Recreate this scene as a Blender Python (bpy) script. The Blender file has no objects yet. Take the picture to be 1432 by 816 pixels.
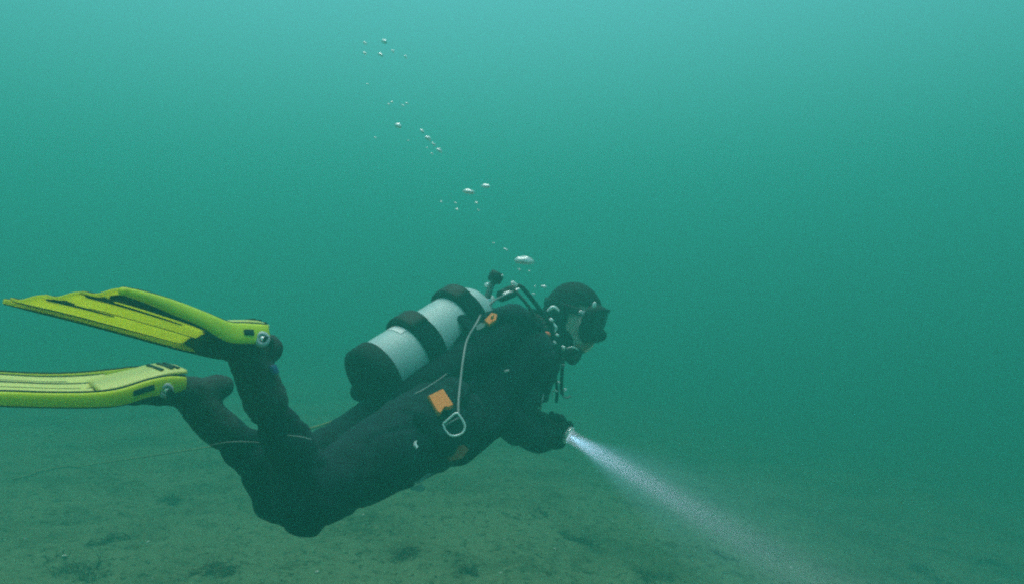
import bpy, bmesh, math, random
import numpy as np
from mathutils import Vector, Matrix, noise
R = math.radians
sc = bpy.context.scene

# ------------------------------------------------------------------ camera
CAM_H = 1.30                       # camera height above the sea bed
BEAM_W, SPILL_W = 3.7, 120.0       # the lit torch of the diver
F = 1022.0                         # focal length in photograph pixels (1432 wide)
cam_d = bpy.data.cameras.new('camera')
cam_d.sensor_width = 36.0
cam_d.lens = 36.0 * F / 1432.0
cam_d.clip_start = 0.02
cam_d.clip_end = 400.0
cam = bpy.data.objects.new('camera', cam_d)
sc.collection.objects.link(cam)
cam.location = (0, 0, CAM_H)
cam.rotation_euler = (R(90), 0, 0)
sc.camera = cam

# ------------------------------------------------------------------ daylight
SUN_EL, SUN_AZ = 78.0, -8.0         # high, a little ahead of the camera (azimuth from +Y towards +X)
w = bpy.data.worlds.new('World'); sc.world = w; w.use_nodes = True
nt = w.node_tree
sky = nt.nodes.new('ShaderNodeTexSky'); sky.sky_type = 'NISHITA'; sky.sun_disc = False
sky.sun_elevation = R(SUN_EL); sky.sun_rotation = R(SUN_AZ)
bg = nt.nodes['Background']; bg.inputs['Strength'].default_value = 0.15
nt.links.new(sky.outputs['Color'], bg.inputs['Color'])
sd = bpy.data.lights.new('sun', 'SUN'); sd.energy = 3.0; sd.angle = R(60); sd.color = (1.0, 0.98, 0.86)
sun = bpy.data.objects.new('sun', sd); sc.collection.objects.link(sun)
sun.location = (0, 0, 12)
_d = Vector((math.sin(R(SUN_AZ)) * math.cos(R(SUN_EL)), math.cos(R(SUN_AZ)) * math.cos(R(SUN_EL)), math.sin(R(SUN_EL))))
sun.rotation_euler = _d.to_track_quat('Z', 'Y').to_euler()
sc.view_settings.view_transform = 'Standard'; sc.view_settings.look = 'None'
sc.view_settings.gamma = 1.0; sc.view_settings.use_curve_mapping = False
sc.view_settings.exposure = 1.17
sc.cycles.volume_bounces = 3
sc.cycles.max_bounces = 8
sc.cycles.use_denoising = False           # a little grain, as in the murky footage
sc.cycles.sample_clamp_indirect = 3.0
sc.cycles.filter_width = 2.1            # soft action-camera optics

# ------------------------------------------------------------------ water body (even haze)
WATER_TOP = 5.5
def make_haze():
    bm = bmesh.new(); bmesh.ops.create_cube(bm, size=1.0)
    bmesh.ops.scale(bm, vec=(90, 90, WATER_TOP + 3.0), verts=bm.verts)
    bmesh.ops.translate(bm, vec=(0, 20, (WATER_TOP - 3.0) / 2), verts=bm.verts)
    me = bpy.data.meshes.new('haze'); bm.to_mesh(me); bm.free()
    m = bpy.data.materials.new('sea_water'); m.use_nodes = True
    n = m.node_tree; n.nodes.clear()
    out = n.nodes.new('ShaderNodeOutputMaterial')
    pv = n.nodes.new('ShaderNodeVolumePrincipled')
    pv.inputs['Color'].default_value = (0.072, 0.49, 0.415, 1)
    pv.inputs['Absorption Color'].default_value = (0.0, 0.0, 0.0, 1)
    pv.inputs['Density'].default_value = 0.232
    pv.inputs['Anisotropy'].default_value = 0.42
    n.links.new(pv.outputs[0], out.inputs['Volume'])
    me.materials.append(m)
    o = bpy.data.objects.new('haze', me); sc.collection.objects.link(o)
    o['kind'] = 'stuff'; o['label'] = 'hazy green sea water filling the whole scene'; o['category'] = 'water'
    return o
make_haze()

# ------------------------------------------------------------------ helpers
random.seed(7); rng = np.random.default_rng(7)
def P(px, py, d):
    """a point of the place, surveyed from the photograph: image position and distance in metres"""
    return Vector(((px - 716.0) / F * d, d, CAM_H - (py - 408.0) / F * d))

MATS = {}
def mat(name, col, rough=0.6, metal=0.0, noise_amt=0.0, noise_scale=40.0, bump=0.0, bump_scale=120.0, spec=0.5, coat=0.0):
    if name in MATS: return MATS[name]
    m = bpy.data.materials.new(name); m.use_nodes = True
    n = m.node_tree; b = n.nodes['Principled BSDF']
    b.inputs['Base Color'].default_value = (*col, 1); b.inputs['Roughness'].default_value = rough
    b.inputs['Metallic'].default_value = metal; b.inputs['Specular IOR Level'].default_value = spec
    b.inputs['Coat Weight'].default_value = coat
    tc = n.nodes.new('ShaderNodeTexCoord')
    if noise_amt > 0:
        t = n.nodes.new('ShaderNodeTexNoise'); t.inputs['Scale'].default_value = noise_scale; t.inputs['Detail'].default_value = 5
        n.links.new(tc.outputs['Object'], t.inputs['Vector'])
        mx = n.nodes.new('ShaderNodeMix'); mx.data_type = 'RGBA'
        mx.inputs['A'].default_value = (*[max(0, c * (1 - noise_amt)) for c in col], 1)
        mx.inputs['B'].default_value = (*[min(1, c * (1 + noise_amt)) for c in col], 1)
        n.links.new(t.outputs['Fac'], mx.inputs['Factor']); n.links.new(mx.outputs['Result'], b.inputs['Base Color'])
    if bump > 0:
        t2 = n.nodes.new('ShaderNodeTexNoise'); t2.inputs['Scale'].default_value = bump_scale; t2.inputs['Detail'].default_value = 4
        n.links.new(tc.outputs['Object'], t2.inputs['Vector'])
        bp = n.nodes.new('ShaderNodeBump'); bp.inputs['Strength'].default_value = bump; bp.inputs['Distance'].default_value = 0.004
        n.links.new(t2.outputs['Fac'], bp.inputs['Height']); n.links.new(bp.outputs['Normal'], b.inputs['Normal'])
    MATS[name] = m
    return m

SUIT = mat('suit_fabric', (0.005, 0.016, 0.024), 0.85, noise_amt=0.75, noise_scale=11, bump=0.5, bump_scale=90, spec=0.12)
_b = SUIT.node_tree.nodes['Principled BSDF']; _b.inputs['Sheen Weight'].default_value = 0.10; _b.inputs['Sheen Roughness'].default_value = 0.45; _b.inputs['Sheen Tint'].default_value = (0.45, 0.8, 0.9, 1)
NEO = mat('hood_neoprene', (0.009, 0.014, 0.016), 0.8, noise_amt=0.4, noise_scale=60, bump=0.3, spec=0.1)
BOOT = mat('boot_rubber', (0.008, 0.018, 0.021), 0.85, noise_amt=0.3, noise_scale=25, bump=0.3)
VEST = mat('vest_nylon', (0.004, 0.013, 0.019), 0.9, noise_amt=0.6, noise_scale=20, bump=0.4, bump_scale=200, spec=0.06)
RUB = mat('black_rubber', (0.007, 0.012, 0.013), 0.65, noise_amt=0.3, noise_scale=30, spec=0.22)
YEL = mat('yellow_fin_plastic', (0.82, 0.93, 0.012), 0.32, noise_amt=0.10, noise_scale=22, spec=0.4)
YEL2 = mat('yellow_blade_plastic', (0.92, 0.90, 0.02), 0.38, noise_amt=0.12, noise_scale=22, spec=0.4)
CREAM = mat('pale_lit_fin_plastic', (0.92, 0.91, 0.28), 0.35, noise_amt=0.08, noise_scale=22)  # pale yellow plastic, with the top-lit highlights also put into its colour
ALU = mat('painted_tank_metal', (0.44, 0.58, 0.58), 0.45, noise_amt=0.10, noise_scale=30, bump=0.06, bump_scale=60)
STEEL = mat('bright_steel', (0.90, 0.92, 0.92), 0.3, metal=0.25)
CHROME = mat('chromed_brass', (0.95, 0.96, 0.96), 0.25, metal=0.2)
ORANGE = mat('orange_fabric', (1.0, 0.23, 0.008), 0.6, noise_amt=0.2, noise_scale=80, bump=0.3)
ORANGE2 = mat('dark_orange_fabric', (0.16, 0.055, 0.014), 0.7, noise_amt=0.3, noise_scale=40)  # darker, browner orange than the tabs
GREYP = mat('grey_buckle_plastic', (0.42, 0.46, 0.50), 0.4)
PALE = mat('pale_webbing', (0.22, 0.27, 0.27), 0.6, noise_amt=0.3, noise_scale=90)
HOSE = mat('grey_braided_hose', (0.22, 0.26, 0.26), 0.5, noise_amt=0.35, noise_scale=220)
def translucent(m, col, fac):
    n = m.node_tree; b = n.nodes['Principled BSDF']; t = n.nodes.new('ShaderNodeBsdfTranslucent'); t.inputs['Color'].default_value = (*col, 1)
    x = n.nodes.new('ShaderNodeMixShader'); x.inputs[0].default_value = fac
    n.links.new(b.outputs[0], x.inputs[1]); n.links.new(t.outputs[0], x.inputs[2]); n.links.new(x.outputs[0], n.nodes['Material Output'].inputs['Surface'])
translucent(YEL, (0.95, 1.0, 0.03), 0.25); translucent(YEL2, (1.0, 1.0, 0.10), 0.55); translucent(CREAM, (0.95, 0.92, 0.15), 0.35)
SKIN = mat('skin', (0.88, 0.73, 0.63), 0.5, noise_amt=0.12, noise_scale=40)
BLUE = mat('blue_plastic', (0.03, 0.07, 0.22), 0.5)
WHITE = mat('white_sticker', (0.80, 0.82, 0.82), 0.4)
RED = mat('red_orange_plastic', (0.80, 0.16, 0.07), 0.5)

def link(me, name, m=None, parent=None, smooth=True):
    if m is not None:
        for q in (m if isinstance(m, (list, tuple)) else [m]): me.materials.append(q)
    if smooth:
        me.polygons.foreach_set('use_smooth', [True] * len(me.polygons))
    o = bpy.data.objects.new(name, me); sc.collection.objects.link(o)
    if parent is not None: put(o, parent)
    return o
def put(o, parent):
    o.parent = parent
    o.matrix_parent_inverse = parent.matrix_world.inverted()
def empty(name, loc, label, cat, group=None):
    o = bpy.data.objects.new(name, None); sc.collection.objects.link(o)
    o.location = loc; o.empty_display_size = 0.05
    o.matrix_world = Matrix.Translation(Vector(loc))
    o['label'] = label; o['category'] = cat
    if group: o['group'] = group
    return o
def tag(o, label, cat, group=None, kind=None):
    o['label'] = label; o['category'] = cat
    if group: o['group'] = group
    if kind: o['kind'] = kind
    return o

class MB:
    """collects rings and faces, then builds one mesh"""
    def __init__(s): s.v = []; s.f = []
    def rings(s, rings, cap0=True, cap1=True, closed=True):
        b = len(s.v); k = len(rings[0])
        for r in rings: s.v.extend([Vector(p) for p in r])
        for i in range(len(rings) - 1):
            for j in range(k if closed else k - 1):
                a, c = b + i * k + j, b + i * k + (j + 1) % k
                s.f.append((a, c, c + k, a + k))
        if cap0: s.f.append(tuple(b + j for j in reversed(range(k))))
        if cap1: s.f.append(tuple(b + (len(rings) - 1) * k + j for j in range(k)))
        return s
    def tube(s, pts, rad, seg=12, round_ends=False, squash=None, ref=None):
        pts = [Vector(p) for p in pts]; n = len(pts)
        if not hasattr(rad, '__len__'): rad = [rad] * n
        rad = list(rad)
        if round_ends:
            d0 = (pts[0] - pts[1]).normalized(); d1 = (pts[-1] - pts[-2]).normalized()
            A, B = [], []
            for a in (78, 52, 26):
                A.append((pts[0] + d0 * rad[0] * math.sin(R(a)), rad[0] * math.cos(R(a))))
                B.append((pts[-1] + d1 * rad[-1] * math.sin(R(a)), rad[-1] * math.cos(R(a))))
            B.reverse()
            pts = [q[0] for q in A] + pts + [q[0] for q in B]; rad = [q[1] for q in A] + rad + [q[1] for q in B]; n = len(pts)
        up = Vector(ref) if ref is not None else Vector((0.13, 0.21, 0.97))
        out = []
        for i in range(n):
            t = (pts[min(i + 1, n - 1)] - pts[max(i - 1, 0)]).normalized()
            u = up - t * up.dot(t)
            if u.length < 1e-4: u = Vector((1, 0, 0)) - t * t.x
            u.normalize(); w_ = t.cross(u)
            su, sw = (1, 1) if squash is None else squash
            out.append([pts[i] + u * (rad[i] * su * math.cos(2 * math.pi * j / seg)) + w_ * (rad[i] * sw * math.sin(2 * math.pi * j / seg)) for j in range(seg)])
            if ref is None: up = u
        return s.rings(out)
    def ellipsoid(s, c, ax, ay, az, nu=20, nv=14):
        rr = []
        for i in range(nv + 1):
            a = math.pi * (i + 0.02 * (i == 0) - 0.02 * (i == nv)) / nv
            rr.append([c + az * math.cos(a) + ax * (math.sin(a) * math.cos(2 * math.pi * j / nu)) + ay * (math.sin(a) * math.sin(2 * math.pi * j / nu)) for j in range(nu)])
        rr.reverse()
        return s.rings(rr)
    def box(s, c, ax, ay, az):
        """half axes; corners slightly rounded by a chamfer ring"""
        c = Vector(c)
        def ring(z, k): return [c + az * z + ax * x * k + ay * y * k for x, y in ((-1, -.82), (-.82, -1), (.82, -1), (1, -.82), (1, .82), (.82, 1), (-.82, 1), (-1, .82))]
        return s.rings([ring(-1, .9), ring(-.8, 1), ring(.8, 1), ring(1, .9)])
    def lathe(s, o, ax, prof, seg=32):
        ax = Vector(ax).normalized(); u = ax.orthogonal().normalized(); w_ = ax.cross(u)
        return s.rings([[o + ax * h + (u * math.cos(2 * math.pi * j / seg) + w_ * math.sin(2 * math.pi * j / seg)) * max(r, 1e-4) for j in range(seg)] for h, r in prof])
    def mesh(s, name):
        me = bpy.data.meshes.new(name); me.from_pydata([tuple(v) for v in s.v], [], s.f); me.update(); return me
    def build(s, name, m, parent=None, smooth=True): return link(s.mesh(name), name, m, parent, smooth)

def spline(pts, n):
    """Catmull-Rom through points (any dimension)"""
    p = np.array([list(q) for q in pts], float); p = np.vstack([2 * p[0] - p[1], p, 2 * p[-1] - p[-2]])
    out = []
    k = len(p) - 3
    for i in range(n):
        t = i / (n - 1) * k; j = min(int(t), k - 1); t -= j
        a, b, c, d = p[j:j + 4]
        out.append(0.5 * ((2 * b) + (c - a) * t + (2 * a - 5 * b + 4 * c - d) * t * t + (3 * b - a - 3 * c + d) * t ** 3))
    return out

def merge_smooth(mb, name, voxel, iters=6, fac=0.5):
    """union of closed shapes as one continuous skin"""
    me = mb.mesh(name + '_raw'); o = bpy.data.objects.new('tmp', me); sc.collection.objects.link(o)
    r = o.modifiers.new('r', 'REMESH'); r.mode = 'VOXEL'; r.voxel_size = voxel
    s_ = o.modifiers.new('s', 'SMOOTH'); s_.factor = fac; s_.iterations = iters
    dg = bpy.context.evaluated_depsgraph_get()
    res = bpy.data.meshes.new_from_object(o.evaluated_get(dg)); res.name = name
    bpy.data.objects.remove(o); bpy.data.meshes.remove(me)
    return res

# ------------------------------------------------------------------ sea bed
def bed_z(x, y):
    z = -(0.19 if x > 0 else 0.055) * 7 * math.tanh(x / 7) - 0.055 * 9 * math.tanh((y - 3) / 9)
    z += 0.10 * noise.noise(Vector((x * 0.35, y * 0.35, 3.1)))
    z += 0.030 * noise.noise(Vector((x * 1.6, y * 1.6, 7.7)))
    return z
def bed_fine(x, y):
    z = bed_z(x, y)
    if y < 14:
        q = x * 0.35 + y * 1.0                                 # faint, broken ripple marks
        z += 0.007 * math.sin(q * 21 + 4.5 * noise.noise(Vector((x * 1.1, y * 1.1, 1)))) * max(0, 0.45 + noise.noise(Vector((x * .8, y * .8, 5))))
        z += 0.016 * noise.noise(Vector((x * 6, y * 6, 0))) + 0.010 * noise.noise(Vector((x * 17, y * 17, 2)))
        z += 0.005 * noise.noise(Vector((x * 45, y * 45, 4)))
    return z
def make_bed():
    ys = np.concatenate([np.linspace(-24, 1.9, 14), 2.0 * (9.0 / 2.0) ** np.linspace(0, 1, 330), 9.1 * (63 / 9.1) ** np.linspace(0, 1, 60)])
    k = 300
    V, Fc = [], []
    for y in ys:
        half = 44.0
        core = max(2.2, y * 0.85)
        xs = np.concatenate([np.linspace(-half, -core - .05, 12), np.linspace(-core, core, k), np.linspace(core + .05, half, 12)])
        for x in xs: V.append((x, y, bed_fine(x, y)))
    nx = k + 24
    for i in range(len(ys) - 1):
        for j in range(nx - 1):
            a = i * nx + j; Fc.append((a, a + 1, a + 1 + nx, a + nx))
    me = bpy.data.meshes.new('seabed'); me.from_pydata(V, [], Fc); me.update()
    m = bpy.data.materials.new('silty_sand'); m.use_nodes = True; n = m.node_tree; b = n.nodes['Principled BSDF']
    b.inputs['Roughness'].default_value = 0.95; b.inputs['Specular IOR Level'].default_value = 0.1
    tc = n.nodes.new('ShaderNodeTexCoord')
    def tex(scale, det, lo, hi):
        t = n.nodes.new('ShaderNodeTexNoise'); t.inputs['Scale'].default_value = scale; t.inputs['Detail'].default_value = det; t.inputs['Roughness'].default_value = 0.65
        n.links.new(tc.outputs['Object'], t.inputs['Vector'])
        r = n.nodes.new('ShaderNodeMapRange'); r.inputs['From Min'].default_value = lo; r.inputs['From Max'].default_value = hi
        n.links.new(t.outputs['Fac'], r.inputs['Value']); return r.outputs['Result']
    def mix(a, bb, f):
        x = n.nodes.new('ShaderNodeMix'); x.data_type = 'RGBA'
        for s_, v in (('A', a), ('B', bb)):
            if isinstance(v, tuple): x.inputs[s_].default_value = (*v, 1)
            else: n.links.new(v, x.inputs[s_])
        n.links.new(f, x.inputs['Factor']); return x.outputs['Result']
    c = mix((0.145, 0.215, 0.110), (0.082, 0.122, 0.056), tex(1.3, 8, 0.46, 0.62))
    c = mix(c, (0.040, 0.052, 0.016), tex(5.5, 9, 0.55, 0.70))
    c = mix(c, (0.030, 0.042, 0.014), tex(21, 6, 0.53, 0.66))  # dark grain, deepened in colour to stand in for weak bump shading
    c = mix(c, (0.20, 0.25, 0.13), tex(33, 5, 0.55, 0.68))  # pale grain, its contrast likewise painted in place of shading
    c = mix(c, (0.28, 0.31, 0.19), tex(90, 3, 0.62, 0.72))
    n.links.new(c, b.inputs['Base Color'])
    me.materials.append(m)
    me.polygons.foreach_set('use_smooth', [True] * len(me.polygons))
    o = bpy.data.objects.new('seabed', me); sc.collection.objects.link(o)
    o['kind'] = 'structure'; o['label'] = 'silty sand sea floor under the diver'
    return o
make_bed()

def bed_hit(px, py):
    """where the line of sight through a pixel of the photograph meets the sea bed"""
    dx, dz = (px - 716) / F, -(py - 408) / F
    t = 1.5
    while t < 40:
        if CAM_H + dz * t <= bed_fine(dx * t, t): return Vector((dx * t, t, bed_fine(dx * t, t)))
        t += 0.01
    return Vector((dx * t, t, 0))

def make_gravel():
    V, Fc, S = [], [], []
    def stone(c, r, kind):
        b = len(V); n = 6
        el = (r * random.uniform(.8, 1.5), r * random.uniform(.6, 1.1), r * random.uniform(.25, .6)); a = random.uniform(0, 6.28)
        ring = []
        for j in range(n):
            q = 2 * math.pi * j / n; k = random.uniform(.75, 1.15)
            x, y = el[0] * math.cos(q) * k, el[1] * math.sin(q) * k
            ring.append((c[0] + x * math.cos(a) - y * math.sin(a), c[1] + x * math.sin(a) + y * math.cos(a)))
        for x, y in ring: V.append((x, y, c[2] - .002))
        for x, y in ring: V.append((c[0] + (x - c[0]) * .7, c[1] + (y - c[1]) * .7, c[2] + el[2]))
        for j in range(n): Fc.append((b + j, b + (j + 1) % n, b + n + (j + 1) % n, b + n + j)); S.append(kind)
        Fc.append(tuple(b + n + j for j in range(n))); S.append(kind)
    for i in range(7000):
        y = 2.1 + 7.5 * random.random() ** 1.7; x = random.uniform(-1, 1) * y * 0.78
        if noise.noise(Vector((x * .9, y * .9, 11))) + random.uniform(-.35, .5) < 0: continue
        q = random.random()
        r = 0.0025 + 0.007 * random.random() ** 3
        stone((x, y, bed_fine(x, y)), r, 0 if q < .6 else (1 if q < .93 else 2))
    me = bpy.data.meshes.new('gravel'); me.from_pydata(V, [], Fc); me.update()
    me.polygons.foreach_set('material_index', S)
    o = link(me, 'gravel', [mat('pebble_dull', (.13, .13, .08), .9, noise_amt=.4, noise_scale=8), mat('pebble_dark', (.05, .05, .03), .9), mat('shell_crumb', (.46, .47, .38), .7)], smooth=False)
    tag(o, 'fine gravel and shell crumbs scattered over the sea floor', 'gravel', kind='stuff')
make_gravel()

# ------------------------------------------------------------------ fin
def make_fin(label, near, far, hh_near, hh_far, up, sole, pocket, heel, buckle_at, slots, ext, flip, vents, blade_m):
    """near / far: side rails as (px, py, distance) from the foot end to the tip; hh: rail half heights (m)"""
    root = empty('swim_fin', P(*heel), label, 'fin', 'pair of yellow fins on the feet of the diver')
    N_ = 40
    nr = [Vector(q) for q in spline([P(*q) for q in near], N_)]; fr = [Vector(q) for q in spline([P(*q) for q in far], N_)]
    hn = [float(q[0]) for q in spline([(h,) for h in hh_near], N_)]; hf = [float(q[0]) for q in spline([(h,) for h in hh_far], N_)]
    def rail(path, hh, other, m, th):
        rr = []
        for i in range(N_):
            t = (path[min(i + 1, N_ - 1)] - path[max(i - 1, 0)]).normalized()
            wv = (other[i] - path[i]); wv = (wv - t * wv.dot(t)).normalized()
            nv = t.cross(wv).normalized()
            if nv.dot(up) < 0: nv = -nv
            h = hh[i]; e = th * (1 if 1 < i < N_ - 2 else .7)
            rr.append([path[i] + nv * (h * math.sin(a)) * (1.0) + wv * (e * (abs(math.cos(a)) ** .6) * (1 if math.cos(a) > 0 else -1)) for a in [2 * math.pi * j / 16 for j in range(16)]])
        mb = MB(); mb.rings(rr); ro = mb.build('rail', m, root)
        for k_ in (4, 12): MB().tube([q[k_] for q in rr], [.0026] * (N_ - 4) + [.0022, .0018, .0014, .001], 8).build('edging', RUB, ro)
        return ro
    near_rail = rail(nr, hn, fr, YEL, .010); rail(fr, hf, nr, YEL2, .007)
    i0 = int(N_ * ext[0])
    def frame(i, v):
        return nr[i].lerp(fr[i], v)
    def nrm(i):
        t = (nr[min(i + 1, N_ - 1)] - nr[max(i - 1, 0)]).normalized(); wv = (fr[i] - nr[i]).normalized()
        q = t.cross(wv).normalized(); return q if q.dot(up) > 0 else -q
    # dark rubber membrane with lengthwise channels and a scalloped tip
    K = 44; V, Fc = [], []
    rows = list(range(i0, N_)); 
    for side in (1, -1):
        for a, i in enumerate(rows):
            for j in range(K + 1):
                v = j / K; p = frame(i, .03 + .94 * v)
                if a == len(rows) - 1:
                    t = (frame(i, v) - frame(i - 2, v)); p = p + t * (.42 * abs(math.sin(v * math.pi * 3)) ** .7 - .15)
                V.append(p + nrm(i) * (side * .002 + .0035 * math.cos(v * math.pi * 6)))
    nrw = len(rows); W_ = K + 1
    for s_ in (0, 1):
        for a in range(nrw - 1):
            for j in range(K):
                q = s_ * nrw * W_ + a * W_ + j; f = (q, q + 1, q + 1 + W_, q + W_); Fc.append(f if s_ == 0 else f[::-1])
    h_ = nrw * W_
    for a in range(nrw - 1):
        for j in (0, K): Fc.append((a * W_ + j, (a + 1) * W_ + j, h_ + (a + 1) * W_ + j, h_ + a * W_ + j))
    for a in (0, nrw - 1):
        for j in range(K): Fc.append((a * W_ + j, a * W_ + j + 1, h_ + a * W_ + j + 1, h_ + a * W_ + j))
    me = bpy.data.meshes.new('blade'); me.from_pydata([tuple(v) for v in V], [], Fc); me.update(); link(me, 'blade', blade_m, root)
    # dark rubber channels let into both faces
    def panel(v0, v1, a0, a1, m, w0=1.0, w1=1.0):
        st = i0 + (N_ - 1 - i0) * a0; en = i0 + (N_ - 1 - i0) * a1; n = 24; rr = []
        for q in range(n):
            g = q / (n - 1); i = st + (en - st) * g; ia = min(int(i), N_ - 2); fr_ = i - ia
            e = (w0 + (w1 - w0) * g) * min(1, math.sqrt(min(g, 1 - g) / .08) + .1); vm, hw = (v0 + v1) / 2, (v1 - v0) / 2 * e; ring = []
            for b_, z in ((-1, .0015), (-.7, .0032), (.7, .0032), (1, .0015), (1, -.0015), (.7, -.0032), (-.7, -.0032), (-1, -.0015)):
                v = vm + hw * b_; p = frame(ia, v).lerp(frame(ia + 1, v), fr_)
                ring.append(p + nrm(ia).lerp(nrm(ia + 1), fr_) * (z + .0035 * math.cos((v - .03) / .94 * math.pi * 6)))
            rr.append(ring)
        MB().rings(rr).build('channel', m, root)
    for a in ext[1]: panel(*a)
    # sole plate with its heel slots
    sp = [[P(*q) for q in row] for row in sole]
    if sp:
        L = [Vector(q) for q in spline(sp[0], 24)]; Rr = [Vector(q) for q in spline(sp[1], 24)]
        rr = []
        for i in range(24):
            t = (L[min(i + 1, 23)] - L[max(i - 1, 0)]).normalized(); wv = Rr[i] - L[i]; nv = t.cross(wv).normalized(); nv = nv if nv.dot(up) > 0 else -nv
            rr.append([L[i] - nv * .004, L[i].lerp(Rr[i], .05) + nv * .003, L[i].lerp(Rr[i], .5) + nv * .0055, L[i].lerp(Rr[i], .95) + nv * .003, Rr[i] - nv * .004, L[i].lerp(Rr[i], .5) - nv * .006])
        pl = MB().rings(rr).build('sole_plate', CREAM, root)
        for (g, hw) in slots:
            i = int(g * 23); t = (L[min(i + 1, 23)] - L[i - 1]).normalized(); wv = (Rr[i] - L[i]); nv = t.cross(wv).normalized(); nv = nv if nv.dot(up) > 0 else -nv
            MB().box(L[i].lerp(Rr[i], .5) + nv * .0062, t * hw, wv * .34, nv * .0016).build('slot', RUB, pl)
    for (g, ln_, hgt, off) in vents:
        i = int(g * (N_ - 1)); t = (nr[i + 1] - nr[i - 1]).normalized(); wv = (fr[i] - nr[i]); wv = (wv - t * wv.dot(t)).normalized(); nv = t.cross(wv).normalized(); nv = nv if nv.dot(up) > 0 else -nv
        MB().box(nr[i] - wv * .0098 + nv * off, t * ln_, nv * hgt, wv * .0022).build('vent', RUB, near_rail)
    # rubber foot pocket
    pk = [Vector(q[:3]) for q in spline([P(*q[:3]) for q in pocket], 14)]; pr = [q for q in spline([(q[3], q[4]) for q in pocket], 14)]
    rr = []
    for i in range(14):
        t = (pk[min(i + 1, 13)] - pk[max(i - 1, 0)]).normalized(); k_ = min(int(i / 13 * i0 * 1.0), N_ - 1)
        wv = fr[k_] - nr[k_]; wv = (wv - t * wv.dot(t)).normalized(); nv = t.cross(wv)
        rr.append([pk[i] + wv * (pr[i][0] * math.cos(a)) + nv * (pr[i][1] * math.sin(a)) for a in [2 * math.pi * j / 20 for j in range(20)]])
    MB().rings(rr).build('foot_pocket', RUB, root)
    # heel strap and buckles
    c = P(*buckle_at); wv = (fr[0] - nr[0]).normalized()
    for q, far_ in ((c, False), (c + (fr[0] - nr[0]) * 1.12, True)):
        d = -wv if not far_ else wv
        bk = MB().lathe(q - d * .006, d, [(0, .012), (.004, .0165), (.010, .0165), (.013, .013), (.0135, .0085), (.011, .0075), (.0115, .0)], 22).build('buckle', GREYP, root)
        MB().lathe(q + d * .0045, d, [(0, .0055), (.003, .005), (.0035, 0)], 14).build('pin', STEEL, bk)
    back = (nr[0] - nr[3]).normalized()
    a_, b_ = c, c + (fr[0] - nr[0]) * 1.12
    rng_ = [a_ + (b_ - a_) * (.5 - .56 * math.cos(q)) + back * (flip * math.sin(q)) - up * .006 for q in [math.pi * k / 16 for k in range(17)]]
    MB().tube(rng_, .0105, 10, squash=(1.0, .32), ref=up).build('heel_strap', RUB, root)
    return root

# ------------------------------------------------------------------ diver
V3 = Vector
hipR = P(612, 590, 1.97); hipL = hipR + V3((-.150, .115, -.03))
kneeR = P(430, 698, 1.62); ankR = P(347, 500, 1.55)
kneeL = P(396, 690, 1.80); ankL = P(268, 557, 1.71)
C0 = V3((-.275, 2.05, CAM_H - .385)); C1 = V3((-.005, 2.43, CAM_H - .185))
T = (C1 - C0).normalized(); LF = V3((-.823, .573, 0)); NB = T.cross(LF).normalized() * -1
NB = NB if NB.z > 0 else -NB
shR = P(738, 494, 2.27); shL = shR + V3((-.17, .30, .06))
elR = P(713, 588, 2.14); wrR = P(752, 613, 2.30)
elL = P(706, 570, 2.60); wrL = P(752, 592, 2.52)
HEAD = P(802, 446, 2.55)
hf = V3((.90, -.36, -.20)).normalized(); hu = V3((.20, .0, .98)); hu = (hu - hf * hu.dot(hf)).normalized(); hr = hf.cross(hu).normalized()   # forward, up, right

person = empty('person', V3((-.25, 2.0, CAM_H - .55)), 'scuba diver in a black suit and hood swimming above the sea floor', 'person')

def limb(mb, pts, rad, n=22):
    q = spline([(*p, r) for p, r in zip(pts, rad)], n)
    mb.tube([V3(a[:3]) for a in q], [float(a[3]) for a in q], 20, round_ends=True)

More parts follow.
